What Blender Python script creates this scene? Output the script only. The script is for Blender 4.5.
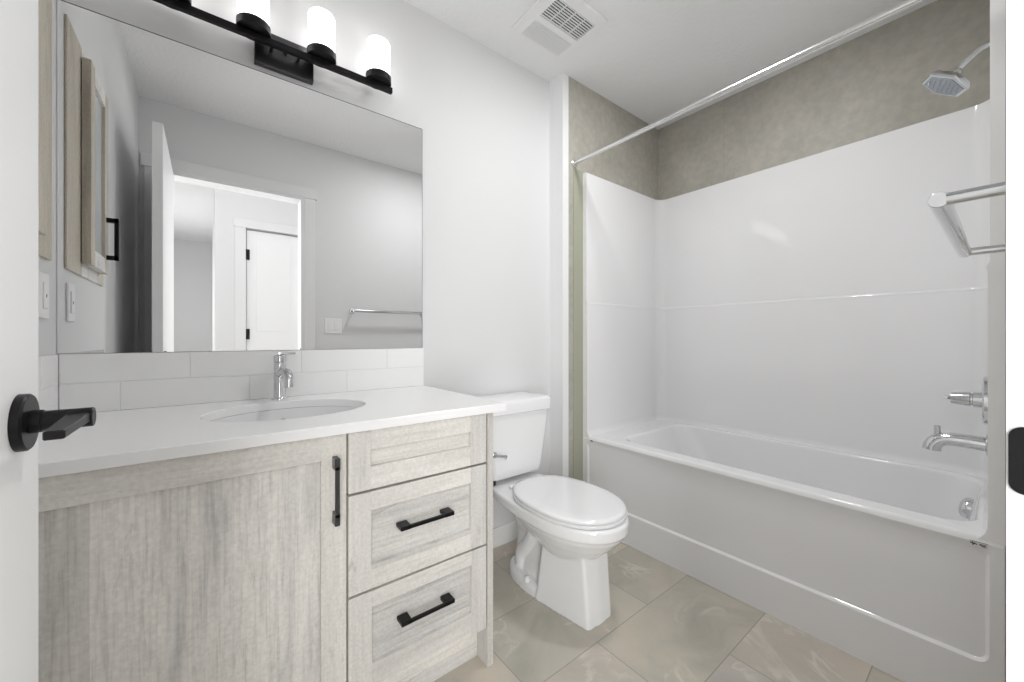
import bpy, bmesh, math, random
from mathutils import Vector, Matrix
for o in list(bpy.data.objects): bpy.data.objects.remove(o, do_unlink=True)
SC = bpy.context.scene
COL = SC.collection
R = math.radians
PI = math.pi

# ------------------------------------------------------------------ camera, world, lights, exposure
FPX, YAW, HOR, EYE = 387.8, 38.13, 338.3, 1.08
cd = bpy.data.cameras.new('camera'); cam = bpy.data.objects.new('camera', cd); COL.objects.link(cam)
cd.sensor_width = 36.0; cd.lens = FPX / 1024 * 36; cd.clip_start = 0.01
cd.shift_y = (HOR - 341) / 1024 * 1.0
cam.location = (0, 0, EYE); cam.rotation_euler = (R(90), 0, R(-YAW))
SC.camera = cam
w = bpy.data.worlds.new('world'); SC.world = w; w.use_nodes = True
w.node_tree.nodes['Background'].inputs[0].default_value = (0.9, 0.95, 1.0, 1)
w.node_tree.nodes['Background'].inputs[1].default_value = 0.6
SC.view_settings.view_transform = 'Standard'; SC.view_settings.look = 'None'
SC.view_settings.exposure = -0.2; SC.view_settings.gamma = 1.0
SC.view_settings.use_curve_mapping = False
SC.cycles.max_bounces = 12; SC.cycles.diffuse_bounces = 8; SC.cycles.glossy_bounces = 6
SC.cycles.use_denoising = True
SC.cycles.sample_clamp_indirect = 6.0

def area(name, loc, rot, sx, sy, power, col=(1, 1, 1)):
    l = bpy.data.lights.new(name, 'AREA'); l.shape = 'RECTANGLE'; l.size = sx; l.size_y = sy
    l.energy = power; l.color = col
    o = bpy.data.objects.new(name, l); COL.objects.link(o); o.location = loc; o.rotation_euler = rot
    return o
C0 = 2.566
SHADE_POWER = 2.1
# added fill lights in the hall, aimed through the doorway; no real windows
h1 = area('hall_fill_left', (-0.60, -1.15, 1.35), (R(90), 0, R(-30)), 0.50, 2.2, 29)
h2 = area('hall_fill_right', (1.20, -1.15, 1.35), (R(90), 0, R(36)), 0.80, 2.2, 32)
h1.data.spread = h2.data.spread = R(140)
area('corridor_fill', (-0.865, -2.6, 1.3), (0, R(-90), 0), 1.6, 1.6, 22)  # added unseen fill that lightens the corridor in the mirror
# added fill light under the bathroom ceiling, out of view, without a fixture
area('ceiling_fill', (1.42, 0.72, C0 - 0.006), (0, 0, 0), 0.2, 0.2, 13.5)

# ------------------------------------------------------------------ key dimensions (metres)
C, D, T, XA, XB, XL, W = 2.566, 1.636, 1.529, 1.726, 2.523, -0.3306, -0.015
XR0, XR1 = 1.56, 1.607        # stub wall beside the bath
DX0, DX1, DZ = -0.212, 0.55, 2.118   # doorway

# ------------------------------------------------------------------ materials
def mat(name):
    m = bpy.data.materials.new(name); m.use_nodes = True
    return m, m.node_tree.nodes, m.node_tree.links, m.node_tree.nodes['Principled BSDF']
def simple(name, col, rough=0.5, metal=0.0, spec=0.5, bump=None, coat=0.0):
    m, n, l, b = mat(name)
    b.inputs['Base Color'].default_value = (*col, 1); b.inputs['Roughness'].default_value = rough
    b.inputs['Metallic'].default_value = metal; b.inputs['Specular IOR Level'].default_value = spec
    b.inputs['Coat Weight'].default_value = coat
    if bump:
        g = n.new('ShaderNodeNewGeometry'); t = n.new('ShaderNodeTexNoise'); t.inputs['Scale'].default_value = bump[0]
        t.inputs['Detail'].default_value = 3
        bp = n.new('ShaderNodeBump'); bp.inputs['Strength'].default_value = bump[1]; bp.inputs['Distance'].default_value = bump[2]
        l.new(g.outputs['Position'], t.inputs['Vector']); l.new(t.outputs['Fac'], bp.inputs['Height']); l.new(bp.outputs['Normal'], b.inputs['Normal'])
    return m
def ramp(n, stops):
    r = n.new('ShaderNodeValToRGB'); e = r.color_ramp.elements
    while len(e) < len(stops): e.new(0.5)
    for i, (p, c) in enumerate(stops): e[i].position = p; e[i].color = (*c, 1)
    return r
def math_(n, l, op, a, b_):
    k = n.new('ShaderNodeMath'); k.operation = op
    for i, v in enumerate((a, b_)):
        if v is None: continue
        if isinstance(v, (int, float)): k.inputs[i].default_value = v
        else: l.new(v, k.inputs[i])
    return k.outputs[0]
def mixc(n, l, fac, a, b_, mode='MIX'):
    k = n.new('ShaderNodeMix'); k.data_type = 'RGBA'; k.blend_type = mode
    for i, v in ((0, fac), (6, a), (7, b_)):
        if isinstance(v, (int, float)): k.inputs[i].default_value = v
        elif isinstance(v, tuple): k.inputs[i].default_value = (*v, 1)
        else: l.new(v, k.inputs[i])
    return k.outputs[2]

PAINT = simple('wall_paint', (0.695, 0.697, 0.701), 0.6, bump=(260, 0.05, 0.001))
HALL = simple('hall_wall_paint', (0.70, 0.702, 0.705), 0.6)
CEIL = simple('ceiling_stipple', (0.83, 0.833, 0.838), 0.85, bump=(55, 0.7, 0.006))
TRIM = simple('white_trim_paint', (0.81, 0.812, 0.815), 0.35)
CASE = simple('casing_paint', (0.735, 0.737, 0.741), 0.4)
DOORW = simple('white_door_paint', (0.83, 0.832, 0.835), 0.38)
QUARTZ = simple('white_quartz', (0.88, 0.88, 0.88), 0.22)
PORC = simple('white_porcelain', (0.83, 0.835, 0.84), 0.08, coat=0.3)
ACRY = simple('white_acrylic', (0.82, 0.82, 0.826), 0.07, bump=(5, 0.02, 0.015))
CHROME = simple('chrome', (0.66, 0.67, 0.68), 0.10, 1.0)
SATIN = simple('satin_chrome', (0.78, 0.78, 0.78), 0.22, 1.0)
BLACK = simple('matte_black_metal', (0.012, 0.012, 0.013), 0.38, 0.6)
BLACKS = simple('black_sheen_metal', (0.10, 0.10, 0.105), 0.32, 1.0)
DARK = simple('dark_void', (0.02, 0.02, 0.02), 0.9)
PLAST = simple('white_plastic', (0.82, 0.82, 0.82), 0.4)
GROUT = simple('white_grout', (0.76, 0.76, 0.755), 0.9)
SUBWAY = simple('white_glazed_tile', (0.86, 0.86, 0.86), 0.12)
STICK = simple('sticker_white', (0.75, 0.75, 0.75), 0.5)
INK = simple('sticker_ink', (0.03, 0.03, 0.03), 0.5)
RUBBER = simple('black_rubber', (0.02, 0.02, 0.02), 0.7)
NOZ = simple('grey_nozzles', (0.33, 0.36, 0.40), 0.35, 0.3)

m, n, l, b = mat('mirror_glass'); MIRROR = m
b.inputs['Metallic'].default_value = 1; b.inputs['Roughness'].default_value = 0.0
b.inputs['Base Color'].default_value = (0.93, 0.933, 0.933, 1)
m, n, l, b = mat('lit_opal_glass'); OPAL = m
b.inputs['Base Color'].default_value = (0.9, 0.9, 0.9, 1); b.inputs['Roughness'].default_value = 0.3
b.inputs['Emission Color'].default_value = (1, 0.985, 0.96, 1); b.inputs['Emission Strength'].default_value = SHADE_POWER

def floor_mat():
    m, n, l, b = mat('stone_floor_tile')
    g = n.new('ShaderNodeNewGeometry'); mp = n.new('ShaderNodeMapping'); mp.inputs['Location'].default_value = (-1.089, -0.897, 0)
    l.new(g.outputs['Position'], mp.inputs['Vector'])
    br = n.new('ShaderNodeTexBrick'); br.offset = 0.5; br.inputs['Scale'].default_value = 1
    br.inputs['Brick Width'].default_value = 0.628; br.inputs['Row Height'].default_value = 0.3125
    br.inputs['Mortar Size'].default_value = 0.0016; br.inputs['Mortar Smooth'].default_value = 0.1; br.inputs['Bias'].default_value = 0.0
    br.inputs['Color1'].default_value = (0, 0, 0, 1); br.inputs['Color2'].default_value = (1, 1, 1, 1); br.inputs['Mortar'].default_value = (.5, .5, .5, 1)
    l.new(mp.outputs[0], br.inputs['Vector'])
    sp = n.new('ShaderNodeSeparateColor'); l.new(br.outputs['Color'], sp.inputs[0])
    tone = ramp(n, [(0, (0.49, 0.455, 0.39)), (0.35, (0.505, 0.48, 0.415)), (0.7, (0.52, 0.468, 0.41)), (1, (0.48, 0.465, 0.435))]); l.new(sp.outputs[0], tone.inputs[0])
    # offset the clouds per tile
    addv = n.new('ShaderNodeVectorMath'); addv.operation = 'MULTIPLY_ADD'; addv.inputs[1].default_value = (7, 7, 7)
    l.new(br.outputs['Color'], addv.inputs[0]); l.new(g.outputs['Position'], addv.inputs[2])
    cl = n.new('ShaderNodeTexNoise'); cl.inputs['Scale'].default_value = 3.2; cl.inputs['Detail'].default_value = 7; cl.inputs['Roughness'].default_value = 0.6; cl.inputs['Distortion'].default_value = 0.9
    l.new(addv.outputs[0], cl.inputs['Vector'])
    clr = ramp(n, [(0.3, (0.80, 0.82, 0.82)), (0.5, (1, 1, 1)), (0.7, (1.14, 1.10, 1.06))]); l.new(cl.outputs['Fac'], clr.inputs[0])
    c1 = mixc(n, l, 1.0, tone.outputs[0], clr.outputs[0], 'MULTIPLY')
    vn = n.new('ShaderNodeTexNoise'); vn.inputs['Scale'].default_value = 2.3; vn.inputs['Detail'].default_value = 5; vn.inputs['Distortion'].default_value = 1.6
    l.new(addv.outputs[0], vn.inputs['Vector'])
    vr = ramp(n, [(0.478, (0, 0, 0)), (0.498, (1, 1, 1)), (0.503, (1, 1, 1)), (0.525, (0, 0, 0))]); l.new(vn.outputs['Fac'], vr.inputs[0])
    vm = n.new('ShaderNodeTexNoise'); vm.inputs['Scale'].default_value = 4; l.new(addv.outputs[0], vm.inputs['Vector'])
    vmr = ramp(n, [(0.48, (0, 0, 0)), (0.62, (.6, .6, .6))]); l.new(vm.outputs['Fac'], vmr.inputs[0])
    vf = math_(n, l, 'MULTIPLY', vr.outputs[0], vmr.outputs[0])
    c2 = mixc(n, l, vf, c1, (0.70, 0.665, 0.60))
    c3 = mixc(n, l, br.outputs['Fac'], c2, (0.30, 0.285, 0.255))
    l.new(c3, b.inputs['Base Color']); b.inputs['Roughness'].default_value = 0.42
    bp = n.new('ShaderNodeBump'); bp.inputs['Strength'].default_value = 0.25; bp.inputs['Distance'].default_value = 0.002; bp.invert = True
    l.new(br.outputs['Fac'], bp.inputs['Height']); l.new(bp.outputs[0], b.inputs['Normal'])
    return m
FLOORM = floor_mat()

def stone_wall_mat():
    m, n, l, b = mat('grey_beige_wall_tile')
    g = n.new('ShaderNodeNewGeometry')
    a = n.new('ShaderNodeTexNoise'); a.inputs['Scale'].default_value = 2.6; a.inputs['Detail'].default_value = 8; a.inputs['Roughness'].default_value = 0.62; a.inputs['Distortion'].default_value = 0.6
    l.new(g.outputs['Position'], a.inputs['Vector'])
    r = ramp(n, [(0.28, (0.375, 0.357, 0.315)), (0.5, (0.415, 0.397, 0.35)), (0.72, (0.475, 0.455, 0.405))]); l.new(a.outputs['Fac'], r.inputs[0])
    f = n.new('ShaderNodeTexNoise'); f.inputs['Scale'].default_value = 28; f.inputs['Detail'].default_value = 4; l.new(g.outputs['Position'], f.inputs['Vector'])
    fr = ramp(n, [(0.35, (0.92, 0.92, 0.92)), (0.65, (1.06, 1.06, 1.06))]); l.new(f.outputs['Fac'], fr.inputs[0])
    c = mixc(n, l, 1.0, r.outputs[0], fr.outputs[0], 'MULTIPLY')
    s = n.new('ShaderNodeSeparateXYZ'); l.new(g.outputs['Position'], s.inputs[0])
    # vertical joints every 0.6 m along the long wall
    q = math_(n, l, 'ADD', s.outputs[1], 0.138); q = math_(n, l, 'MODULO', q, 1.22)
    q = math_(n, l, 'LESS_THAN', q, 0.0025)
    jx = math_(n, l, 'LESS_THAN', s.outputs[1], 1.51); q = math_(n, l, 'MULTIPLY', q, jx)
    c = mixc(n, l, q, c, (0.34, 0.322, 0.283))
    l.new(c, b.inputs['Base Color']); b.inputs['Roughness'].default_value = 0.5
    return m
STONE = stone_wall_mat()

def wood_mat(name, axis, base=1.0, seed=0.0, warm=False, soft=False):
    """white-washed oak laminate; axis = grain direction 'X' or 'Z'"""
    m, n, l, b = mat(name)
    g = n.new('ShaderNodeNewGeometry'); mp = n.new('ShaderNodeMapping'); l.new(g.outputs['Position'], mp.inputs['Vector'])
    mp.inputs['Location'].default_value = (seed, seed * .37, seed * .71)
    st = n.new('ShaderNodeMapping'); l.new(mp.outputs[0], st.inputs['Vector'])
    st.inputs['Scale'].default_value = (1.2, 26, 26) if axis == 'X' else (26, 26, 1.2)
    fine = n.new('ShaderNodeTexNoise'); fine.inputs['Scale'].default_value = 5.0; fine.inputs['Detail'].default_value = 6; fine.inputs['Roughness'].default_value = 0.65; fine.inputs['Distortion'].default_value = 0.25
    l.new(st.outputs[0], fine.inputs['Vector'])
    st2 = n.new('ShaderNodeMapping'); l.new(mp.outputs[0], st2.inputs['Vector'])
    st2.inputs['Scale'].default_value = (0.9, 6, 6) if axis == 'X' else (6, 6, 0.9)
    big = n.new('ShaderNodeTexNoise'); big.inputs['Scale'].default_value = 2.6; big.inputs['Detail'].default_value = 5; big.inputs['Distortion'].default_value = 0.8
    l.new(st2.outputs[0], big.inputs['Vector'])
    k = (0.0, 0.0, 0.0)
    lo, mid, hi = (0.54, 0.525, 0.50), (0.73, 0.715, 0.69), (0.82, 0.81, 0.79)
    if warm: lo, mid, hi = (0.49, 0.435, 0.355), (0.60, 0.545, 0.455), (0.68, 0.63, 0.545)
    if soft: lo, mid, hi = (0.62, 0.60, 0.56), (0.715, 0.695, 0.655), (0.765, 0.747, 0.71)
    r1 = ramp(n, [(0.25, lo), (0.47, mid), (0.72, hi)]); l.new(fine.outputs['Fac'], r1.inputs[0])
    r2 = ramp(n, [(0.28, (0.90,)*3), (0.45, (0.98,)*3), (0.62, (1.04,)*3)] if soft else [(0.28, (0.74, 0.74, 0.755)), (0.45, (0.97, 0.97, 0.97)), (0.62, (1.08, 1.075, 1.06))]); l.new(big.outputs['Fac'], r2.inputs[0])
    c = mixc(n, l, 1.0, r1.outputs[0], r2.outputs[0], 'MULTIPLY')
    mt = n.new('ShaderNodeTexNoise'); mt.inputs['Scale'].default_value = 130; mt.inputs['Detail'].default_value = 3; l.new(mp.outputs[0], mt.inputs['Vector'])
    mr = ramp(n, [(0.35, (0.93, 0.93, 0.93)), (0.65, (1.05, 1.05, 1.05))]); l.new(mt.outputs['Fac'], mr.inputs[0])
    c = mixc(n, l, 1.0, c, mr.outputs[0], 'MULTIPLY')
    # boards of slightly different tone
    s = n.new('ShaderNodeSeparateXYZ'); l.new(mp.outputs[0], s.inputs[0])
    v = s.outputs[2] if axis == 'X' else s.outputs[0]
    fl = math_(n, l, 'FLOOR', math_(n, l, 'DIVIDE', math_(n, l, 'ADD', v, 0.175 - seed if axis != 'X' else 0.02), 0.155), None)
    wn = n.new('ShaderNodeTexWhiteNoise'); wn.noise_dimensions = '1D'; l.new(math_(n, l, 'ADD', fl, seed * 3.3 + 0.5), wn.inputs['W'])
    r3 = ramp(n, [(0, (0.86, 0.865, 0.875)), (0.5, (1, 1, 1)), (1, (1.06, 1.05, 1.03))]); l.new(wn.outputs['Value'], r3.inputs[0])
    c = mixc(n, l, 0.9, c, mixc(n, l, 1.0, c, r3.outputs[0], 'MULTIPLY'))
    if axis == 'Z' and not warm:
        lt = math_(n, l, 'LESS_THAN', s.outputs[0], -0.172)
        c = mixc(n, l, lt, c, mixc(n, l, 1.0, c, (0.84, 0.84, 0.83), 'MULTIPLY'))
    # knots / dark cracks
    st3 = n.new('ShaderNodeMapping'); l.new(mp.outputs[0], st3.inputs['Vector'])
    st3.inputs['Scale'].default_value = (3, 14, 14) if axis == 'X' else (14, 14, 3)
    kn = n.new('ShaderNodeTexNoise'); kn.inputs['Scale'].default_value = 1.3; kn.inputs['Detail'].default_value = 8; kn.inputs['Roughness'].default_value = 0.7; kn.inputs['Distortion'].default_value = 1.4
    l.new(st3.outputs[0], kn.inputs['Vector'])
    r4 = ramp(n, [(0.62, (1, 1, 1)), (0.72, (0.62, 0.60, 0.58))]); l.new(kn.outputs['Fac'], r4.inputs[0])
    c = mixc(n, l, 1.0, c, r4.outputs[0], 'MULTIPLY')
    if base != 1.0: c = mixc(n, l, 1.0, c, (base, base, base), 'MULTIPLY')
    l.new(c, b.inputs['Base Color']); b.inputs['Roughness'].default_value = 0.55
    bp = n.new('ShaderNodeBump'); bp.inputs['Strength'].default_value = 0.12; bp.inputs['Distance'].default_value = 0.001
    l.new(fine.outputs['Fac'], bp.inputs['Height']); l.new(bp.outputs[0], b.inputs['Normal'])
    return m
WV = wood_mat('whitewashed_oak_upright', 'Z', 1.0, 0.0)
WH = wood_mat('whitewashed_oak_level', 'X', 1.0, 2.3)
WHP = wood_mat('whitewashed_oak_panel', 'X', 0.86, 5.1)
WF = wood_mat('whitewashed_oak_frame', 'Z', 1.0, 0.9, soft=True)
WFX = wood_mat('whitewashed_oak_rail', 'X', 1.0, 3.9, soft=True)
WEP = wood_mat('oak_panel_edge', 'Z', 0.80, 4.4, soft=True)
WE = wood_mat('oak_edge_band', 'Z', 1.0, 1.7, warm=True)

# ------------------------------------------------------------------ mesh helpers (world coordinates)
def BM(): return bmesh.new()
def box(bm, x0, x1, y0, y1, z0, z1, mi=0, bev=0.0, seg=2):
    vs = [bm.verts.new(p) for p in ((x0,y0,z0),(x1,y0,z0),(x1,y1,z0),(x0,y1,z0),(x0,y0,z1),(x1,y0,z1),(x1,y1,z1),(x0,y1,z1))]
    fs = [bm.faces.new([vs[i] for i in q]) for q in ((0,3,2,1),(4,5,6,7),(0,1,5,4),(1,2,6,5),(2,3,7,6),(3,0,4,7))]
    for f in fs: f.material_index = mi
    if bev:
        es = list({e for f in fs for e in f.edges})
        r = bmesh.ops.bevel(bm, geom=es, offset=bev, segments=seg, profile=0.5, affect='EDGES', clamp_overlap=True)
        for f in r['faces']: f.material_index = mi
def loft(bm, rings, cap0=True, cap1=True, mi=0, closed=True):
    V = [[bm.verts.new(p) for p in r] for r in rings]
    for a, b_ in zip(V, V[1:]):
        k = len(a)
        for i in range(k if closed else k - 1):
            f = bm.faces.new((a[i], a[(i+1) % k], b_[(i+1) % k], b_[i])); f.material_index = mi
    if cap0: bm.faces.new(list(reversed(V[0]))).material_index = mi
    if cap1: bm.faces.new(V[-1]).material_index = mi
    return V
def frame(d):
    d = Vector(d).normalized(); a = Vector((0, 0, 1)) if abs(d.z) < 0.9 else Vector((1, 0, 0))
    u = d.cross(a).normalized(); return u, u.cross(d).normalized(), d
def circ(c, d, r, n=24):
    u, v, _ = frame(d); c = Vector(c)
    return [c + u * (r * math.cos(2*PI*i/n)) + v * (r * math.sin(2*PI*i/n)) for i in range(n)]
def turn(bm, p0, d, prof, n=32, mi=0):
    """prof: list of (distance along d, radius)"""
    d = Vector(d).normalized(); p0 = Vector(p0)
    loft(bm, [circ(p0 + d*t, d, max(r, 1e-4), n) for t, r in prof], mi=mi)
def rod(bm, p0, p1, r, n=24, ch=0.0, mi=0):
    p0 = Vector(p0); p1 = Vector(p1); L = (p1-p0).length
    pr = [(0, r), (L, r)] if not ch else [(0, r-ch), (ch, r), (L-ch, r), (L, r-ch)]
    turn(bm, p0, p1-p0, pr, n, mi)
def tube(bm, pts, rad, n=20, mi=0):
    pts = [Vector(p) for p in pts]; rings = []
    u = None
    for i, p in enumerate(pts):
        d = (pts[min(i+1, len(pts)-1)] - pts[max(i-1, 0)]).normalized()
        if u is None: u, v, _ = frame(d)
        else: u = (u - d*u.dot(d)).normalized(); v = u.cross(d).normalized()
        r = rad[i] if isinstance(rad, (list, tuple)) else rad
        rings.append([p + u*(r*math.cos(2*PI*k/n)) + v*(r*math.sin(2*PI*k/n)) for k in range(n)])
    loft(bm, rings, mi=mi)
def bez(pts, n=8):
    P = [Vector(p) for p in pts]; out = []
    for i in range(len(P)-1):
        a = P[max(i-1,0)]; b_ = P[i]; c = P[i+1]; d = P[min(i+2,len(P)-1)]
        for k in range(n):
            t = k/n
            out.append(0.5*((2*b_)+(c-a)*t+(2*a-5*b_+4*c-d)*t*t+(3*b_-a-3*c+d)*t**3))
    out.append(P[-1]); return out
def rrect(cx, cy, hx, hy, r, n=8):
    """rounded rectangle, 4*(n+1) points, counter-clockwise from +x/+y corner"""
    o = []; r = max(min(r, hx, hy), 1e-5)
    for q, (sx, sy) in enumerate(((1,1),(-1,1),(-1,-1),(1,-1))):
        for i in range(n+1):
            a = PI/2*(q + i/n); o.append((cx+sx*(hx-r)+r*math.cos(a), cy+sy*(hy-r)+r*math.sin(a)))
    return o
def Z(pts, z): return [(x, y, z) for x, y in pts]
def oval(cx, yf, yw, yb, hw, ef=2.0, eb=2.0, n=48):
    o = []
    for i in range(n):
        a = 2*PI*i/n; s, c = math.sin(a), math.cos(a); e = ef if c > 0 else eb
        x = cx + hw*math.copysign(abs(s)**(2/e), s)
        y = yw - (yw-yf)*abs(c)**(2/e) if c > 0 else yw + (yb-yw)*abs(c)**(2/e)
        o.append((x, y))
    return o

# ------------------------------------------------------------------ object helpers
def obj(name, bm, mats, parent=None, smooth=None, kind=None, origin=None):
    me = bpy.data.meshes.new(name)
    bmesh.ops.recalc_face_normals(bm, faces=bm.faces)
    o0 = Vector(origin) if origin is not None else (Vector(parent['_w']) if parent is not None else None)
    if o0 is None:
        k = [v.co for v in bm.verts]
        o0 = Vector(((min(c.x for c in k)+max(c.x for c in k))/2, (min(c.y for c in k)+max(c.y for c in k))/2, min(c.z for c in k)))
    bmesh.ops.translate(bm, verts=bm.verts, vec=-o0)
    bm.to_mesh(me); bm.free()
    for q in (mats if isinstance(mats, (list, tuple)) else [mats]): me.materials.append(q)
    o = bpy.data.objects.new(name, me); COL.objects.link(o)
    if smooth:
        for p in me.polygons: p.use_smooth = True
        try: me.set_sharp_from_angle(angle=R(smooth))
        except Exception: pass
    o['_w'] = tuple(o0)
    if parent is not None: o.parent = parent; o.location = o0 - Vector(parent['_w'])
    else: o.location = o0
    if kind: o['kind'] = kind
    if name in ('tub', 'surround', 'slab'):
        wn = o.modifiers.new('flat_faces', 'WEIGHTED_NORMAL'); wn.weight = 90; wn.keep_sharp = True
    return o
def tag(o, label, cat, group=None):
    o['label'] = label; o['category'] = cat
    if group: o['group'] = group
    return o
def thing(name, label, cat, loc, group=None):
    o = bpy.data.objects.new(name, None); COL.objects.link(o); o.location = loc; o['_w'] = tuple(loc); o.empty_display_size = 0.05
    return tag(o, label, cat, group)
def struct(name, bm, mats, smooth=None, parent=None): return obj(name, bm, mats, parent, smooth, kind='structure' if parent is None else None)
def sbox(name, mats, *a, bev=0.0):
    bm = BM(); box(bm, *a, bev=bev); return struct(name, bm, mats)

# ------------------------------------------------------------------ room shell
sbox('floor', FLOORM, -1.2, 2.75, -4.6, 1.80, -0.10, 0.0)
sbox('ceiling', CEIL, -1.2, 2.75, -4.6, 1.80, C, C+0.10)
sbox('wall_mirror_side', PAINT, XL-0.12, XR0, D, D+0.12, 0, C)
sbox('wall_left', PAINT, XL-0.12, XL, W-0.11, D, 0, C)
# stub wall beside the bath: painted return, then tile
sbox('wall_bath_stub', TRIM, XR0, XR1, T, D+0.12, 0, C)
sbox('wall_bath_end', STONE, XR1, XB+0.12, T+0.002, D+0.12, 0, C)
sbox('trim_bath_edge', simple('green_moisture_board', (0.36, 0.37, 0.29), 0.7), 1.647, 1.7275, T-0.0008, T+0.001, 0, 2.055)
sbox('wall_bath_long', STONE, XB, XB+0.12, 0.0, T+0.002, 0, C)
sbox('wall_bath_tap_end', STONE, XR1, XB+0.12, W-0.11, 0.0, 0, C)
sbox('wall_tap_end_stub', TRIM, XR0, XR1-.0005, W-0.11, 0.0, 0, C)
# doorway wall
bm = BM()
box(bm, XL, DX0-0.02, W-0.11, W, 0, C); box(bm, DX1+0.02, XR0, W-0.11, W, 0, C); box(bm, DX0-0.02, DX1+0.02, W-0.11, W, DZ+0.02, C)
struct('wall_doorway', bm, PAINT)
# jambs and casing of the doorway
bm = BM()
box(bm, DX0-0.02, DX0, W-0.112, 0.0, 0, DZ+0.02); box(bm, DX1, DX1+0.02, W-0.112, 0.0, 0, DZ+0.02); box(bm, DX0, DX1, W-0.112, 0.0, DZ, DZ+0.02)
struct('trim_doorway_jamb', bm, CASE)
bm = BM()
for y0, y1 in ((W, 0.0), (W-0.125, W-0.11)):
    box(bm, DX0-0.095, DX0-0.02, y0, y1, 0, DZ+0.02, bev=0.003); box(bm, DX1+0.02, DX1+0.095, y0, y1, 0, DZ+0.02, bev=0.003)
    box(bm, DX0-0.11, DX1+0.11, y0, y1+(.004 if y0 == W else 0), DZ+0.02, DZ+0.10, bev=0.003)
struct('trim_doorway_casing', bm, CASE)
# baseboards
def base(name, x0, x1, y0, y1): sbox(name, TRIM, x0, x1, y0, y1, 0, 0.10, bev=0.003)
base('baseboard_mirror_side', 0.752, XR0-0.0005, D-0.012, D)
base('baseboard_stub', XR0-0.012, XR0, T, D-0.0125)
base('baseboard_doorway_side', DX1+0.096, XR0-0.001, W, W+0.012)
base('baseboard_left', XL, XL+0.012, 0.01, 1.04)

# hallway seen through the doorway in the mirror
sbox('wall_hall_facing', HALL, 0.053, 0.285, -1.32, -1.2, 0, C)
bm = BM(); box(bm, 0.285, 0.74, -1.32, -1.2, 2.13, C); box(bm, 0.74, 2.6, -1.32, -1.2, 0, C)
struct('wall_hall_facing_right', bm, HALL)
sbox('wall_corridor_right', HALL, 0.053, 0.15, -4.4, -1.32, 0, C)
sbox('wall_corridor_end', HALL, -1.0, 0.15, -4.52, -4.4, 0, C)
sbox('wall_corridor_left', HALL, -1.0, -0.88, -4.4, W-0.11, 0, C)
sbox('wall_hall_left_return', HALL, -0.88, XL-0.12, W-0.12, W, 0, C)
sbox('wall_hall_right', HALL, 2.6, 2.72, -1.32, W-0.11, 0, C)
bm = BM()
for x0, x1 in ((0.20, 0.285), (0.745, 0.83)): box(bm, x0, x1, -1.2, -1.185, 0, 2.13, bev=0.003)
box(bm, 0.19, 0.84, -1.2, -1.181, 2.13, 2.21, bev=0.003)
struct('trim_hall_door_casing', bm, CASE)
t = struct('door_1', (lambda q: (box(q, 0.295, 0.735, -1.26, -1.222, 0.01, 2.115), box(q, 0.37, 0.66, -1.222, -1.218, 1.15, 2.0, bev=.003), box(q, 0.37, 0.66, -1.222, -1.218, 0.2, 1.0, bev=.003), q)[-1])(BM()), DOORW)
for z in (0.28, 1.07, 1.83):
    bm = BM(); box(bm, 0.287, 0.318, -1.224, -1.212, z, z+0.10, bev=.002); rod(bm, (0.291, -1.211, z), (0.291, -1.211, z+.10), .006, 12)
    o = obj('hinge', bm, BLACK, t)

# ------------------------------------------------------------------ vanity
V = thing('vanity_cabinet', 'whitewashed oak bathroom vanity with one wide door and three drawers', 'vanity', (0.21, 1.34, 0))
ZC0, ZC1, YC = 0.841, 0.866, 1.021
FY = 1.037
bm = BM()
box(bm, XL+0.003, XL+0.02, FY+0.021, D-0.002, 0, ZC0-.001); box(bm, 0.268, 0.284, FY+0.021, D-0.012, 0.137, 0.660); box(bm, 0.268, 0.284, FY+0.021, 1.12, 0.660, ZC0-.021)
box(bm, XL+0.02, 0.722, FY+0.03, D-0.002, 0.12, 0.137); box(bm, XL+0.02, 0.722, D-0.012, D-0.002, 0.12, ZC0-.001)
box(bm, XL+0.02, 0.722, FY+0.021, FY+0.06, ZC0-.02, ZC0-.001)
obj('carcass', bm, WV, V)
bm = BM(); box(bm, XL+0.01, 0.7215, 1.113, 1.129, 0, 0.1195); obj('toe_kick', bm, WH, V)
bm = BM(); box(bm, 0.7225, 0.7455, 1.050, D-0.001, 0, ZC0-.001, mi=0, bev=.001, seg=1)
for f in bm.faces:
    if f.normal.y < -0.5: f.material_index = 1
o = obj('end_panel', bm, [WF, WEP], V)
def shaker(name, x0, x1, z0, z1, ix0, ix1, iz0, iz1, panel, rail=1):
    bm = BM(); y0, y1 = FY, FY+0.020
    box(bm, x0, ix0, y0, y1, z0, z1, 0, .0008, 1); box(bm, ix1, x1, y0, y1, z0, z1, 0, .0008, 1)
    box(bm, ix0, ix1, y0, y1, iz1, z1, rail, .0008, 1); box(bm, ix0, ix1, y0, y1, z0, iz0, rail, .0008, 1)
    box(bm, ix0-.002, ix1+.002, y0+.013, y1-.001, iz0-.002, iz1+.002, 2)
    return obj(name, bm, [WF, WFX, panel], V)
def pull_h(parent, cx, cz, L, y=FY+.008):
    bm = BM(); yo = FY-0.030
    for s in (-1, 1):
        e = cx + s*L/2; x0, x1 = sorted((e, e - s*0.030))
        box(bm, x0, x1, yo, y, cz-.006, cz+.006, bev=.0015, seg=1)
        xi = e - s*0.030; xs = sorted((xi, xi - s*0.012))
    box(bm, cx-L/2+.02, cx+L/2-.02, yo, yo+.008, cz-.005, cz+.005, bev=.001, seg=1)
    return obj('handle', bm, BLACK, parent)
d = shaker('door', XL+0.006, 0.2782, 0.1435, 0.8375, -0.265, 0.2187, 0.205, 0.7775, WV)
bm = BM(); cx, z0, z1, yo = 0.2500, 0.620, 0.786, FY-0.030
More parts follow.
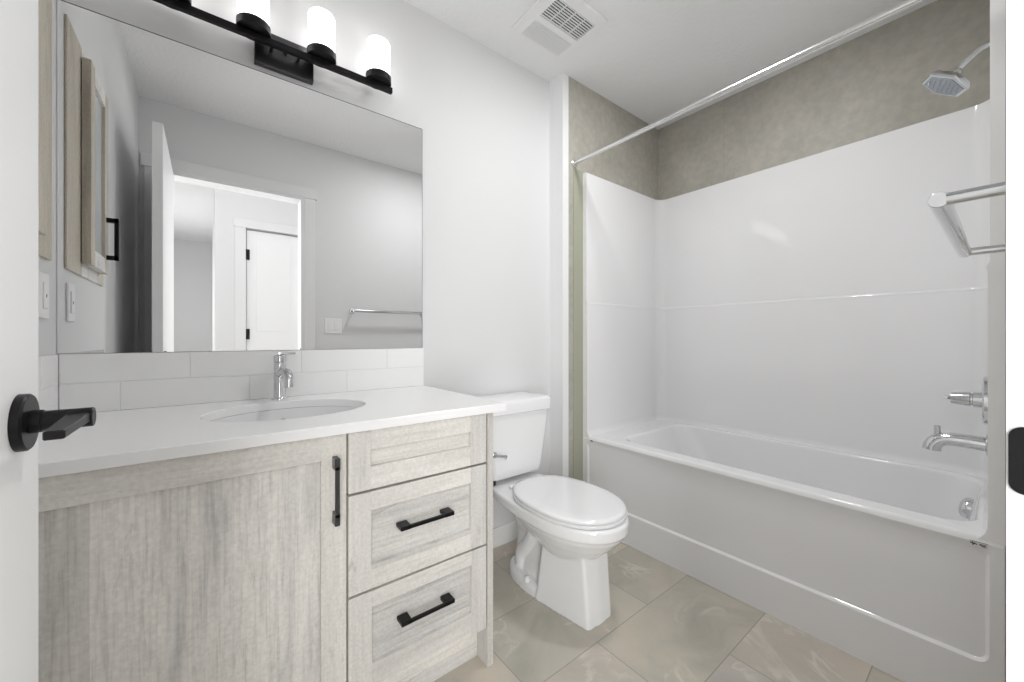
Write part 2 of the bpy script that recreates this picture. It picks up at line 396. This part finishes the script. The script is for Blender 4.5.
for a, b_ in ((z0, z0+.03), (z1-.03, z1)): box(bm, cx-.006, cx+.006, yo, FY, a, b_, bev=.0015, seg=1)
box(bm, cx-.005, cx+.005, yo, yo+.008, z0+.02, z1-.02, bev=.001, seg=1)
obj('handle', bm, BLACKS, d)
d1 = shaker('drawer', 0.2832, 0.7085, 0.6805, 0.8375, 0.3400, 0.6490, 0.7405, 0.7845, WFX)
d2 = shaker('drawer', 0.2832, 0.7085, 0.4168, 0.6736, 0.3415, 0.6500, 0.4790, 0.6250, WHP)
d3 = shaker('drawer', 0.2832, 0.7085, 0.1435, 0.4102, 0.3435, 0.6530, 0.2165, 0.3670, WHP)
pull_h(d2, 0.493, 0.563, 0.164); pull_h(d3, 0.495, 0.303, 0.164)

# countertop with undermount sink cut-out
CT = thing('vanity_countertop', 'white quartz countertop with an oval undermount sink on the oak vanity', 'countertop', (0.22, 1.33, ZC0))
SX, SY, SA, SB = 0.200, 1.345, 0.215, 0.172
X0, X1, Y0, Y1 = XL+.001, 0.776, YC, D-.001
def ctring(z, grow=0.0, ins=0.0):
    out = []; inn = []
    N = 96
    for i in range(N):
        a = 2*PI*(i+.5)/N; c, s = math.cos(a), math.sin(a)
        inn.append((SX+(SA+grow)*c, SY+(SB+grow)*s, z))
        tx = ((X1-ins-SX) if c > 0 else (SX-X0-0)) / max(abs(c), 1e-6); ty = ((Y1-SY) if s > 0 else (SY-Y0-ins)) / max(abs(s), 1e-6)
        k = min(tx, ty); out.append((SX+k*c, SY+k*s, z))
    # pull nearest points onto the exact corners
    for cx_, cy_ in ((X0, Y0+ins), (X1-ins, Y0+ins), (X1-ins, Y1), (X0, Y1)):
        j = min(range(N), key=lambda q: (out[q][0]-cx_)**2+(out[q][1]-cy_)**2); out[j] = (cx_, cy_, z)
    return out, inn
bm = BM()
o1, i1 = ctring(ZC0); o2, i2 = ctring(ZC1-.002); o3, i3 = ctring(ZC1, .002, .002)
loft(bm, [i1, o1, o2, o3, i3, i2, i1], cap0=False, cap1=False)
bmesh.ops.remove_doubles(bm, verts=bm.verts, dist=1e-5)
obj('slab', bm, QUARTZ, CT, smooth=30)
bm = BM(); rings = []
N = 64
for z, k in ((ZC0-.001, 1.10), (ZC0-.001, 1.0), (ZC0-.03, .985), (ZC0-.08, .93), (ZC0-.115, .80), (ZC0-.135, .55), (ZC0-.142, .25), (ZC0-.144, .09)):
    rings.append([(SX+SA*k*math.cos(2*PI*i/N), SY+(SB*k)*math.sin(2*PI*i/N), z) for i in range(N)])
loft(bm, rings, cap0=False, cap1=True)
sk = obj('sink_bowl', bm, PORC, CT, smooth=60)
so = sk.modifiers.new('thick', 'SOLIDIFY'); so.thickness = .008; so.offset = -1
bm = BM(); turn(bm, (SX, SY, ZC0-.146), (0, 0, 1), [(0, .024), (.004, .024), (.006, .020), (.006, .017), (.009, .016), (.011, .010), (.011, .001)])
obj('drain', bm, CHROME, sk, smooth=40)
bm = BM(); turn(bm, (SX, SY+SB*.955, ZC0-.045), (0, -1, 0.15), [(0, .013), (.004, .013), (.005, .011), (.003, .008), (.003, .001)])
obj('overflow_ring', bm, CHROME, sk, smooth=40)

# faucet
F = thing('sink_faucet', 'small chrome single-lever faucet behind the oval vanity sink', 'faucet', (0.2, 1.578, ZC1))
FX, FYY = 0.200, 1.578
bm = BM()
turn(bm, (FX, FYY, ZC1), (0, 0, 1), [(0, .025), (.004, .024), (.006, .021), (.010, .019), (.095, .0185), (.097, .017), (.100, .017), (.102, .0185), (.130, .0185), (.133, .016)])
obj('body', bm, CHROME, F, smooth=40)
bm = BM()
tube(bm, bez([(FX, FYY-.005, ZC1+.088), (FX+.006, FYY-.05, ZC1+.098), (FX+.011, FYY-.085, ZC1+.096), (FX+.013, FYY-.105, ZC1+.080), (FX+.013, FYY-.108, ZC1+.052)], 6), .0145)
obj('spout', bm, CHROME, F, smooth=40)
bm = BM(); turn(bm, (FX, FYY, ZC1+.133), (0, 0, 1), [(0, .0195), (.020, .0195), (.023, .016)])
box(bm, FX-.006, FX+.048, FYY-.007, FYY+.007, ZC1+.156, ZC1+.165, bev=.002)
obj('lever', bm, CHROME, F, smooth=40)

# backsplash tiles (white glazed, two courses) on the mirror wall and the left wall
S1 = thing('backsplash', 'two courses of white subway tile along the mirror wall behind the sink', 'backsplash', (0.22, D, ZC1))
def splash(S, along, a0, a1, joints):
    bm = BM(); g = .0009
    rows = ((ZC1+.0005, ZC1+.0845), (ZC1+.0865, 1.0355))
    for (z0, z1), js in zip(rows, joints):
        ed = [a0] + [j for j in js if a0+.01 < j < a1-.01] + [a1]
        for p, q in zip(ed, ed[1:]):
            if along == 'x': box(bm, p+g, q-g, D-.010, D-.002, z0, z1, bev=.0012, seg=1)
            else: box(bm, XL+.001, XL+.0045, p+g, q-g, z0, z1, bev=.0012, seg=1)
    obj('tiles', bm, SUBWAY, S)
    bm = BM()
    if along == 'x': box(bm, a0, a1, D-.0085, D-.0005, ZC1+.0002, 1.0353)
    else: box(bm, XL+.0003, XL+.0038, a0, a1, ZC1+.0002, 1.0353)
    obj('grout', bm, GROUT, S)
splash(S1, 'x', XL+.0040, 0.770, ((-.205, .116, .437), (-.045, .275, .600)))
S2 = thing('side_backsplash', 'two courses of white subway tile on the left wall end of the vanity', 'backsplash', (XL, 1.33, ZC1))
splash(S2, 'y', YC+.005, D-.0105, ((1.33,), (1.17, 1.49)))

# mirror
M = thing('wall_mirror', 'large frameless rectangular mirror above the sink', 'mirror', (0.22, D, 1.0375))
bm = BM(); box(bm, XL+.001, 0.7627, D-.0060, D-.0005, 1.0372, 2.0235, mi=1)
for f in bm.faces:
    if f.normal.y < -.5: f.material_index = 0
bm.faces.ensure_lookup_table(); bm.normal_update()
for f in bm.faces: f.material_index = 0 if f.normal.y < -.5 else 1
obj('mirror_pane', bm, [MIRROR, simple('mirror_edge', (.06, .07, .07), .3)], M)

bm = BM(); box(bm, XL+.001, .7627, D-.0064, D-.0005, 2.0237, 2.0262); box(bm, .7629, .7642, D-.0064, D-.0005, 1.0372, 2.0262)
obj('edge_channel', bm, simple('edge_channel_grey', (.12, .12, .12), .4), M)
# vanity light bar
L = thing('vanity_light', 'black four-lamp vanity light bar with white glass cylinder shades above the mirror', 'light', (0.2195, D, 2.045))
bm = BM(); box(bm, 0.1285, 0.3148, D-.022, D-.0005, 2.044, 2.166, bev=.002); obj('backplate', bm, BLACKS, L)
LY = 1.562
bm = BM(); box(bm, -.145, .597, LY-.009, LY+.009, 2.086, 2.108, bev=.0015, seg=1); obj('crossbar', bm, BLACK, L)
for x in (.178, .262):
    bm = BM(); rod(bm, (x, D-.022, 2.104), (x, LY+.008, 2.098), .0055, 14); obj('stem', bm, BLACK, L, smooth=40)
bm = BM(); turn(bm, (.2215, D-.022, 2.112), (0, -1, 0), [(0, .007), (.006, .007), (.009, .004)]); obj('screw_cap', bm, BLACK, L, smooth=40)
for k in range(4):
    x = .2270 + (k-1.5)*.2100
    bm = BM(); turn(bm, (x, LY, 2.1085), (0, 0, 1), [(0, .045), (.002, .0490), (.027, .0490), (.027, .0465), (.010, .0465), (.010, .001)], 40)
    cp = obj('cup', bm, BLACK, L, smooth=40)
    bm = BM(); turn(bm, (x, LY, 2.120), (0, 0, 1), [(0, .030), (.001, .045), (.145, .045), (.150, .042), (.150, .039), (.140, .039), (.012, .039), (.012, .001)], 40)
    obj('glass_shade', bm, OPAL, cp, smooth=40)

# ------------------------------------------------------------------ toilet
TX = 1.170
TO = thing('toilet', 'white two-piece toilet with closed lid between vanity and bathtub', 'toilet', (TX, 1.25, 0))
bm = BM()
loft(bm, [Z(oval(TX, *a), z) for z, a in (
    (.200, (1.02, 1.10, 1.22, .070, 2, 2)), (.225, (.985, 1.11, 1.28, .092, 2, 2)), (.26, (.94, 1.12, 1.33, .120, 2.1, 2.1)), (.30, (.898, 1.12, 1.37, .150, 2.1, 2.2)),
    (.335, (.868, 1.12, 1.40, .170, 2.1, 2.4)), (.350, (.860, 1.12, 1.52, .176, 2.1, 2.4)), (.356, (.853, 1.12, 1.59, .181, 2.1, 2.4)),
    (.390, (.853, 1.12, 1.61, .181, 2.1, 2.5)), (.398, (.860, 1.12, 1.605, .176, 2.1, 2.5)))])
# front column
def colr(z, yf, yb, hf, hb, r=.012):
    P = [Vector((TX+hb, yb)), Vector((TX-hb, yb)), Vector((TX-hf, yf)), Vector((TX, yf-.006)), Vector((TX+hf, yf))]
    o = []
    for i, p in enumerate(P):
        a = (P[i-1]-p).normalized(); b_ = (P[(i+1) % 5]-p).normalized()
        for k in range(5):
            t = k/4; o.append(p + a*r*(1-t)**2 + b_*r*t**2)
    return [(q.x, q.y, z) for q in o]
loft(bm, [colr(0, .948, 1.21, .070, .106), colr(.05, .951, 1.20, .070, .102), colr(.15, .960, 1.19, .071, .095), colr(.24, .967, 1.18, .073, .090), colr(.30, .975, 1.17, .078, .092)])
# trapway body, base flange
loft(bm, [Z(oval(TX, 1.12, 1.25, yb, hw, 2.4, 2.6), z) for z, yb, hw in ((.02, 1.45, .066), (.10, 1.43, .052), (.20, 1.42, .048), (.28, 1.47, .062), (.36, 1.57, .115))])
def flange(z, g):
    return Z(oval(TX, .99-g, 1.26, 1.462+g, .107+g, 1.5, 2.3), z)
loft(bm, [flange(0, 0), flange(.030, -.002), flange(.042, -.008), flange(.048, -.02)])
for s in (-1, 1):
    tube(bm, bez([(TX+s*.035, 1.42, .335), (TX+s*.036, 1.345, .305), (TX+s*.036, 1.285, .235), (TX+s*.036, 1.315, .165), (TX+s*.036, 1.365, .10), (TX+s*.036, 1.36, .03)], 6), .034, 16)
bo = obj('bowl', bm, PORC, TO, smooth=50)
rm = bo.modifiers.new('blend', 'REMESH'); rm.mode = 'VOXEL'; rm.voxel_size = .0034; rm.use_smooth_shade = True
sm = bo.modifiers.new('soften', 'SMOOTH'); sm.factor = .5; sm.iterations = 6
for s in (-1, 1):
    bm = BM(); turn(bm, (TX+s*.092, 1.268, .040), (0, 0, 1), [(0, .015), (.012, .0145), (.018, .011), (.021, .004)], 20); obj('bolt_cap', bm, PORC, TO, smooth=60)
def lid(z, g, o=0): return Z(oval(TX+.003, .868+g, 1.115, 1.378-g, .184-g, 2.15, 2.5, 64), z)
bm = BM(); loft(bm, [lid(.4005, .004), lid(.402, .001), lid(.411, .0), lid(.413, .003)]); obj('seat', bm, PORC, TO, smooth=50)
bm = BM(); loft(bm, [lid(.4155, .008), lid(.417, .003), lid(.423, .002), lid(.429, .006), lid(.432, .016), lid(.4335, .05)]); obj('lid', bm, PORC, TO, smooth=50)
for s in (-1, 1):
    bm = BM(); rod(bm, (TX+s*.075-.022, 1.384, .408), (TX+s*.075+.022, 1.384, .408), .009, 16, .002); obj('lid_hinge', bm, PORC, TO, smooth=50)
KX = 1.171
bm = BM()
loft(bm, [Z(rrect(KX, (yf+1.618)/2, hx, (1.618-yf)/2, .03, 8), z) for z, hx, yf in ((.420, .140, 1.452), (.428, .150, 1.440), (.46, .157, 1.436), (.60, .180, 1.430), (.725, .196, 1.427))])
tk = obj('tank', bm, PORC, TO, smooth=50)
bm = BM()
loft(bm, [Z(rrect(KX+.003, (yf+1.622)/2, hx, (1.622-yf)/2, .03, 8), z) for z, hx, yf in ((.726, .198, 1.424), (.729, .203, 1.417), (.772, .204, 1.416), (.784, .201, 1.420), (.790, .192, 1.430))])
obj('tank_lid', bm, PORC, TO, smooth=50)
bm = BM(); turn(bm, (1.022, 1.437, .550), (0, -1, 0), [(0, .014), (.008, .014), (.012, .009), (.024, .008)])
tube(bm, [(1.012, 1.412, .552), (1.035, 1.410, .548), (1.058, 1.408, .542), (1.070, 1.407, .538)], [.007, .007, .0075, .0105], 14)
obj('flush_lever', bm, CHROME, TO, smooth=40)
bm = BM(); turn(bm, (1.045, 1.475, .397), (0, 0, 1), [(0, .014), (.024, .014)]); obj('tank_washer', bm, RUBBER, TO)

# ------------------------------------------------------------------ bathtub and surround
B = thing('bathtub', 'white acrylic alcove bathtub with moulded wall surround', 'bathtub', ((XA+XB)/2, T/2, 0))
ZR = .517
BY0, BY1, BX1 = .002, T-.001, XB-.003
bm = BM()
# rim and basin
cx, cy = (XA+BX1)/2, (BY0+BY1)/2; hx, hy = (BX1-XA)/2, (BY1-BY0)/2
def ring(z, x0, x1, y0, y1, r): return Z(rrect((x0+x1)/2, (y0+y1)/2, (x1-x0)/2, (y1-y0)/2, r, 10), z)
rings = [ring(ZR-.018, XA, BX1, BY0, BY1, .001), ring(ZR-.007, XA+.003, BX1, BY0, BY1, .002), ring(ZR-.001, XA+.010, BX1, BY0, BY1, .003), ring(ZR, XA+.018, BX1, BY0, BY1, .004),
         ring(ZR, XA+.080, BX1-.055, .048, 1.345, .10), ring(ZR-.004, XA+.089, BX1-.062, .055, 1.335, .10), ring(ZR-.015, XA+.096, BX1-.068, .061, 1.325, .10),
         ring(ZR-.15, XA+.125, BX1-.085, .090, 1.25, .12), ring(ZR-.30, XA+.15, BX1-.105, .135, 1.16, .12), ring(ZR-.37, XA+.175, BX1-.13, .16, 1.11, .11), ring(ZR-.395, XA+.22, BX1-.17, .20, 1.05, .09)]
loft(bm, rings, cap0=False, cap1=True)
# apron: flat frame with a recessed panel whose corners are rounded
def yz(x, y0, y1, z0, z1, r): return [(x, a, c) for a, c in rrect((y0+y1)/2, (z0+z1)/2, (y1-y0)/2, (z1-z0)/2, r, 10)]
loft(bm, [yz(XA, BY0, BY1, 0, ZR-.018, .001), yz(XA, .029, 1.494, .158, ZR-.020, .030), yz(XA+.005, .033, 1.490, .1625, ZR-.032, .028), yz(XA+.010, .036, 1.487, .166, ZR-.050, .022)], cap0=False, cap1=True)
tb = obj('tub', bm, ACRY, B, smooth=35)
# surround: U in plan with coved corners, an upper and a slightly prouder lower field
SZ1, SEAM = 2.045, 1.285
def uplan(off, r):
    """inner face polyline from the front of the far end wall round to the front of the tap end wall"""
    ya, yb, xb = T-.028-off, .028+off, XB-.026-off
    p = [(XA+.001, ya)]
    p += [(xb-r+r*math.sin(a), ya-r+r*math.cos(a)) for a in [PI/2*i/10 for i in range(11)]]
    p += [(xb-r+r*math.cos(a), yb+r-r*math.sin(a)) for a in [PI/2*i/10 for i in range(11)]]
    p += [(XA+.001, yb)]
    return p
def outer(pl):
    out = []
    for x, y in pl:
        out.append((x, y))
    return out
bm = BM()
inn = uplan(0, .065); low = uplan(.005, .065)
wallp = [(XA+.001, T-.001)] + [(XB-.001, T-.001)]*11 + [(XB-.001, .001)]*11 + [(XA+.001, .001)]
def spread(pl):      # back edge follows the corner
    q = [(XA+.001, T-.001)]
    for i in range(11):
        t = i/10; q.append((XB-.066+.065*min(1, 2*t), T-.001-.065*max(0, 2*t-1)))
    for i in range(11):
        t = i/10; q.append((XB-.001-.065*max(0, 2*t-1), .001+.065*(1-min(1, 2*t))))
    return q + [(XA+.001, .001)]
bk = spread(inn)
lo2 = uplan(.004, .065); lc = uplan(.022, .06)
prof = [Z(bk, ZR-.010), Z(lc, ZR-.008), Z(uplan(.012, .06), ZR+.006), Z(uplan(.007, .063), ZR+.016), Z(lo2, ZR+.030), Z(lo2, SEAM-.010), Z(uplan(.0065, .064), SEAM-.004), Z(uplan(.0055, .064), SEAM+.001), Z(inn, SEAM+.012), Z(inn, SZ1-.004), Z([((a[0]*.75+b_[0]*.25), (a[1]*.75+b_[1]*.25)) for a, b_ in zip(inn, bk)], SZ1), Z(bk, SZ1)]
loft(bm, prof + [prof[0]], cap0=False, cap1=False, closed=False)
# end flanges
for i in (0, -1):
    bm.faces.new([bm.verts.new(r[i]) for r in prof])
bmesh.ops.remove_doubles(bm, verts=bm.verts, dist=1e-5)
obj('surround', bm, ACRY, B, smooth=35)
# overflow cover
bm = BM(); turn(bm, (2.115, .074, .478), (0, 1, .16), [(0, .036), (.012, .0365), (.020, .034), (.027, .024), (.030, .010), (.030, .001)], 32)
obj('overflow_cover', bm, CHROME, B, smooth=40)
# labels printed on the tub
def yzq(bm, pts, x): bm.faces.new([bm.verts.new((x, y, z)) for y, z in pts])
bm = BM(); loft(bm, [[(XA-.0006*s, 1.462+.010*math.cos(a), .4935+.0032*math.sin(a)-.0) for a in [2*PI*i/16 for i in range(16)]] for s in (0, 1)])
o = obj('oval_sticker', bm, INK, B); o['label'] = 'small black oval sticker'
bm = BM(); box(bm, XA-.0004, XA, .030, .0665, .485, .5015); st = obj('maker_sticker', bm, STICK, B); st['label'] = 'clear label with black print'
bm = BM(); random.seed(4)
X_ = XA-.0009
for i in range(9): box(bm, X_, XA-.0004, .064-i*.0037-.0025, .064-i*.0037, .4990, .5005)
for (a, z, s) in ((.0625, .494, .0016), (.0595, .496, .0016), (.0575, .493, .0022), (.0545, .4945, .0016), (.0520, .4925, .0013), (.0585, .490, .0014)):
    loft(bm, [[(x, a+s*1.3*math.cos(q), z+s*math.sin(q)) for q in [2*PI*i/6 for i in range(6)]] for x in (X_, XA-.0004)])
for i, (y1, y0, z) in enumerate(((.047, .0335, .4950), (.047, .036, .4922), (.043, .0335, .4895))): box(bm, X_, XA-.0004, y0, y1, z-.0009, z+.0009)
obj('print', bm, INK, st)

# shower curtain rod
t = thing('shower_curtain_rod', 'straight chrome shower curtain rod above the bathtub front', 'rod', (1.650, .77, 2.082))
bm = BM(); rod(bm, (1.650, .002, 2.082), (1.650, T-.001, 2.082), .0105, 24); obj('bar', bm, SATIN, t, smooth=40)
for y, s in ((.0005, 1), (T-.0005+.002, -1)):
    bm = BM(); turn(bm, (1.650, y, 2.082), (0, s, 0), [(0, .020), (.006, .020), (.010, .014), (.020, .0125)], 28); obj('end_flange', bm, SATIN, t, smooth=40)

# tub spout
PX = 2.12
t = thing('tub_spout', 'chrome bathtub spout with diverter knob below the valve', 'spout', (PX, .034, .70))
bm = BM(); turn(bm, (PX, .0335, .712), (0, 1, 0), [(0, .039), (.004, .039), (.008, .037), (.010, .028)], 32); obj('flange', bm, CHROME, t, smooth=40)
bm = BM(); tube(bm, bez([(PX, .036, .712), (PX, .08, .714), (PX, .125, .714), (PX, .152, .706), (PX, .168, .686), (PX, .171, .668)], 6), [.025]*7+[.024]*6+[.0235]*6+[.024]*6+[.0245]*6, 24)
obj('body', bm, CHROME, t, smooth=40)
bm = BM(); turn(bm, (PX, .157, .722), (0, 0, 1), [(0, .009), (.034, .009), (.036, .007)], 20); obj('diverter_knob', bm, CHROME, t, smooth=40)
# valve
t = thing('shower_valve', 'chrome shower valve with round plate and lever above the tub spout', 'valve', (PX, .034, .865))
bm = BM(); turn(bm, (PX, .0335, .865), (0, 1, 0), [(0, .083), (.012, .083), (.016, .079), (.017, .040), (.017, .001)], 48); obj('trim_plate', bm, CHROME, t, smooth=40)
bm = BM(); turn(bm, (PX, .041, .865), (0, 1, 0), [(0, .029), (.030, .027), (.032, .022), (.036, .022), (.038, .026), (.055, .024), (.070, .022), (.082, .020), (.084, .008)], 32); obj('barrel', bm, CHROME, t, smooth=40)
bm = BM(); rod(bm, (PX+.005, .118, .862), (PX-.030, .134, .868), .006, 14, .001); obj('lever', bm, CHROME, t, smooth=40)
# shower head
t = thing('overhead_shower', 'chrome angular shower head on a bent arm above the bathtub surround', 'shower', (PX, .0, 2.09))
bm = BM(); turn(bm, (PX, .0005, 2.092), (0, 1, 0), [(0, .028), (.004, .028), (.010, .016), (.012, .011)], 28); obj('flange', bm, CHROME, t, smooth=40)
bm = BM(); tube(bm, bez([(PX, .004, 2.093), (PX, .04, 2.093), (PX, .068, 2.080), (PX, .112, 2.040)], 6), .0095, 18); obj('arm', bm, CHROME, t, smooth=40)
ax = Vector((-.12, .62, -.80)).normalized(); hp = Vector((PX, .108, 2.043))
bm = BM(); turn(bm, hp, ax, [(-.004, .012), (.004, .017), (.016, .017), (.020, .013)], 24)
u, v, dd = frame(ax)
def hexr(tt, rx): return [hp + dd*tt + u*(rx*math.cos(2*PI*i/6+.26)) + v*(rx*math.sin(2*PI*i/6+.26)) for i in range(6)]
hd = BM(); loft(hd, [hexr(.018, .020), hexr(.030, .060), hexr(.046, .073), hexr(.053, .073), hexr(.055, .069)])
obj('ball_joint', bm, CHROME, t, smooth=40); h = obj('spray_head', hd, CHROME, t)
bm = BM(); loft(bm, [hexr(.0535, .062), hexr(.0565, .062)])
for i in range(-3, 4):
    for j in range(-3, 4):
        if i*i+j*j < 11: turn(bm, hp+dd*.056+u*i*.0145+v*j*.0145, dd, [(0, .0032), (.003, .0022)], 8)
obj('nozzle_face', bm, NOZ, h)

# towel bar on the doorway wall
t = thing('towel_bar', 'polished chrome round towel bar on the wall beside the doorway', 'towel bar', (1.2, W, 1.305))
TBX0, TBX1, TBY, TBZ = .915, 1.530, .066, 1.300
bm = BM(); rod(bm, (TBX0-.002, TBY, TBZ), (TBX1+.002, TBY, TBZ), .0125, 28, .001); obj('bar', bm, CHROME, t, smooth=40)
for x in (TBX0+.004, TBX1-.004):
    bm = BM(); rod(bm, (x, W+.006, TBZ), (x, TBY-.008, TBZ), .0095, 20); turn(bm, (x, W+.0005, TBZ), (0, 1, 0), [(0, .021), (.005, .021), (.008, .018), (.009, .010)], 28)
    obj('post', bm, CHROME, t, smooth=40)

# strike plate on the jamb
t = thing('strike_plate', 'matte black strike plate on the white door jamb', 'strike plate', (DX1, -.022, .975))
bm = BM(); loft(bm, [yz(DX1, -.046, -.0012, .946, 1.004, .009), yz(DX1-.0012, -.046, -.0012, .946, 1.004, .009)])
obj('plate', bm, BLACK, t)
bm = BM(); loft(bm, [yz(DX1-.0012, -.034, -.018, .963, .987, .003), yz(DX1-.0016, -.034, -.018, .963, .987, .003)]); obj('latch_hole', bm, DARK, t)

# bathroom door leaf (open against the left wall) with black lever
DR = thing('bathroom_door', 'white panelled bathroom door standing open along the left wall', 'door', (DX0+.02, .38, 0))
LX0, LX1 = -.2085, -.1685
bm = BM()
DT = 2.112
box(bm, LX0, LX1, .004, .758, .012, DT, bev=.0015, seg=1)
obj('leaf', bm, DOORW, DR)
for x0, x1 in ((LX0-.003, LX0-.0002), (LX1+.0002, LX1+.003)):
    for zz in ((.18, .86), (1.12, 1.98)):
        for q in ((.004, .10, zz[0]-.17, zz[1]+.13),):
            pass
HY, HZ = .692, .984
for s, xf in ((1, LX1), (-1, LX0)):
    ln = .058 if s > 0 else .055
    bm = BM(); turn(bm, (xf, HY, HZ), (s, 0, 0), [(0, .0325), (.007, .0325), (.009, .0305), (.009, .013), (.018, .013), (.018, .0115), (ln, .0115), (ln+.001, .0105)], 40)
    lv = obj('lever_handle', bm, BLACK, DR, smooth=35)
    bm = BM(); xe = xf + s*(ln-.012)
    a0, a1 = sorted((xe-s*.010, xe+s*.011))
    vs0 = [(a0, HY+.006, HZ-.005), (a1, HY+.006, HZ-.005), (a1, HY+.006, HZ+.007), (a0, HY+.006, HZ+.007)]
    ta, tb_ = (a0+.006, a1) if s > 0 else (a0, a1-.006)
    vs1 = [(ta, HY-.114, HZ-.004), (tb_, HY-.114, HZ-.004), (tb_, HY-.114, HZ+.005), (ta, HY-.114, HZ+.005)]
    loft(bm, [vs0, vs1]); bmesh.ops.bevel(bm, geom=list(bm.edges), offset=.0012, segments=1, affect='EDGES')
    obj('blade', bm, BLACK, lv)
bm = BM(); box(bm, -.200, -.174, .7580, .7588, HZ-.028, HZ+.028); box(bm, -.193, -.181, .7588, .766, HZ-.009, HZ+.009, bev=.002); obj('latch', bm, BLACK, DR)
for z in (.20, 1.03, 1.83):
    bm = BM(); rod(bm, (LX0-.002, .0075, z), (LX0-.002, .0075, z+.10), .0045, 12); obj('hinge', bm, BLACK, DR)

# medicine cabinet on the left wall
K = thing('medicine_cabinet', 'pale oak framed wall cabinet with black pull beside the mirror', 'cabinet', (XL, 1.23, 1.30))
ky0, ky1, kz0, kz1 = 1.055, 1.560, 1.285, 2.03
bm = BM(); x0, x1 = XL+.0005, XL+.0065
for q in ((ky0, ky0+.09, kz0, kz1), (ky1-.17, ky1, kz0, kz1), (ky0+.09, ky1-.17, kz0, kz0+.08), (ky0+.09, ky1-.17, kz1-.08, kz1)): box(bm, x0, x1, *q, int(q[0] == ky0+.09), bev=.001, seg=1)
obj('face_frame', bm, [WE, WH], K)
bm = BM(); x0, x1 = XL+.0085, XL+.0305; a0, a1, b0, b1 = 1.130, 1.405, 1.324, 1.996
for q in ((a0, a0+.055, b0, b1), (a1-.055, a1, b0, b1), (a0+.055, a1-.055, b0, b0+.055), (a0+.055, a1-.055, b1-.055, b1)): box(bm, x0, x1, *q, 2*int(q[0] == a0+.055), bev=.001, seg=1)
box(bm, XL+.0065, x0, a0+.01, a1-.01, b0+.01, b1-.01, 1)
kd = obj('door', bm, [WE, DARK, WH], K)
bm = BM(); box(bm, x0+.003, x0+.012, a0+.053, a1-.053, b0+.053, b1-.053); obj('panel', bm, simple('pale_panel', (.62, .66, .68), .15), kd)
bm = BM(); hy = a0+.03
for z in (1.385, 1.527): box(bm, x1, x1+.032, hy-.008, hy+.008, z-.008, z+.008)
box(bm, x1+.021, x1+.034, hy-.008, hy+.008, 1.376, 1.536); obj('pull', bm, BLACK, kd)

# light switch on left wall, double switch on doorway wall
def switch(name, label, wall, c, z, gang):
    t = thing(name, label, 'switch', (XL, c, z) if wall == 'l' else (c, W, z))
    hw = .037 if gang == 1 else .062
    def bx(bm, a0, a1, z0, z1, d0, d1, bv):
        if wall == 'l': box(bm, XL+d0, XL+d1, c+a0, c+a1, z+z0, z+z1, bev=bv, seg=1)
        else: box(bm, c+a0, c+a1, W+d0, W+d1, z+z0, z+z1, bev=bv, seg=1)
    bm = BM(); bx(bm, -hw, hw, -.058, .058, .0003, .006, .002); obj('cover_plate', bm, PLAST, t)
    for k in ([0] if gang == 1 else [-.023, .023]):
        bm = BM(); bx(bm, k-.0165, k+.0165, -.033, .033, .006, .009, .001); obj('rocker', bm, TRIM, t)
        if gang == 1:
            bm = BM(); bx(bm, k-.002, k+.002, -.004, .004, .009, .0095, 0); obj('pilot_dot', bm, DARK, t)
switch('light_switch', 'white single switch plate on left wall under the oak cabinet', 'l', 1.505, 1.188, 1)
switch('light_switch', 'white double switch plate on doorway wall beneath the towel bar', 'd', .778, 1.176, 2)

# ceiling exhaust fan grille
G = thing('exhaust_fan_grille', 'square white exhaust fan grille with two louvre fields on the ceiling', 'vent', (1.3, 1.3, C))
gx0, gx1, gy0, gy1, gz = 1.140, 1.466, 1.146, 1.456, C
bm = BM()
ix0, ix1 = 1.190, 1.437
fa, fb, fc, fd = 1.193, 1.310, 1.337, 1.441
zt, zb = gz-.0005, gz-.016
for q in ((gx0, ix0, gy0, gy1), (ix1, gx1, gy0, gy1), (ix0, ix1, gy0, fa), (ix0, ix1, fb, fc), (ix0, ix1, fd, gy1)): box(bm, q[0], q[1], q[2], q[3], zb, zt)
obj('frame', bm, PLAST, G)
bm = BM(); box(bm, ix0, ix1, fa, fb, zt-.003, zt-.0002); obj('dark_opening', bm, DARK, G)
bm = BM(); box(bm, ix0, ix1, fc, fd, zt-.006, zt-.0002); obj('lamp_diffuser', bm, simple('vent_grey', (.16, .16, .16), .6), G)
for k in range(9):
    y = fa + (k+.5)*(fb-fa)/9
    bm = BM(); box(bm, ix0, ix1, y-.0023, y+.0023, zb+.001, zb+.006); obj('louvre', bm, PLAST, G)
for k in range(3):
    x = ix0 + (k+1)*(ix1-ix0)/4
    bm = BM(); box(bm, x-.0018, x+.0018, fa, fb, zb+.003, zb+.009); obj('cross_rib', bm, PLAST, G)
for k in range(10):
    y = fc + (k+.5)*(fd-fc)/10
    bm = BM(); box(bm, ix0, ix1, y-.0034, y+.0034, zb+.001, zb+.005); obj('louvre', bm, PLAST, G)

for o in SC.objects:
    if '_w' in o: del o['_w']
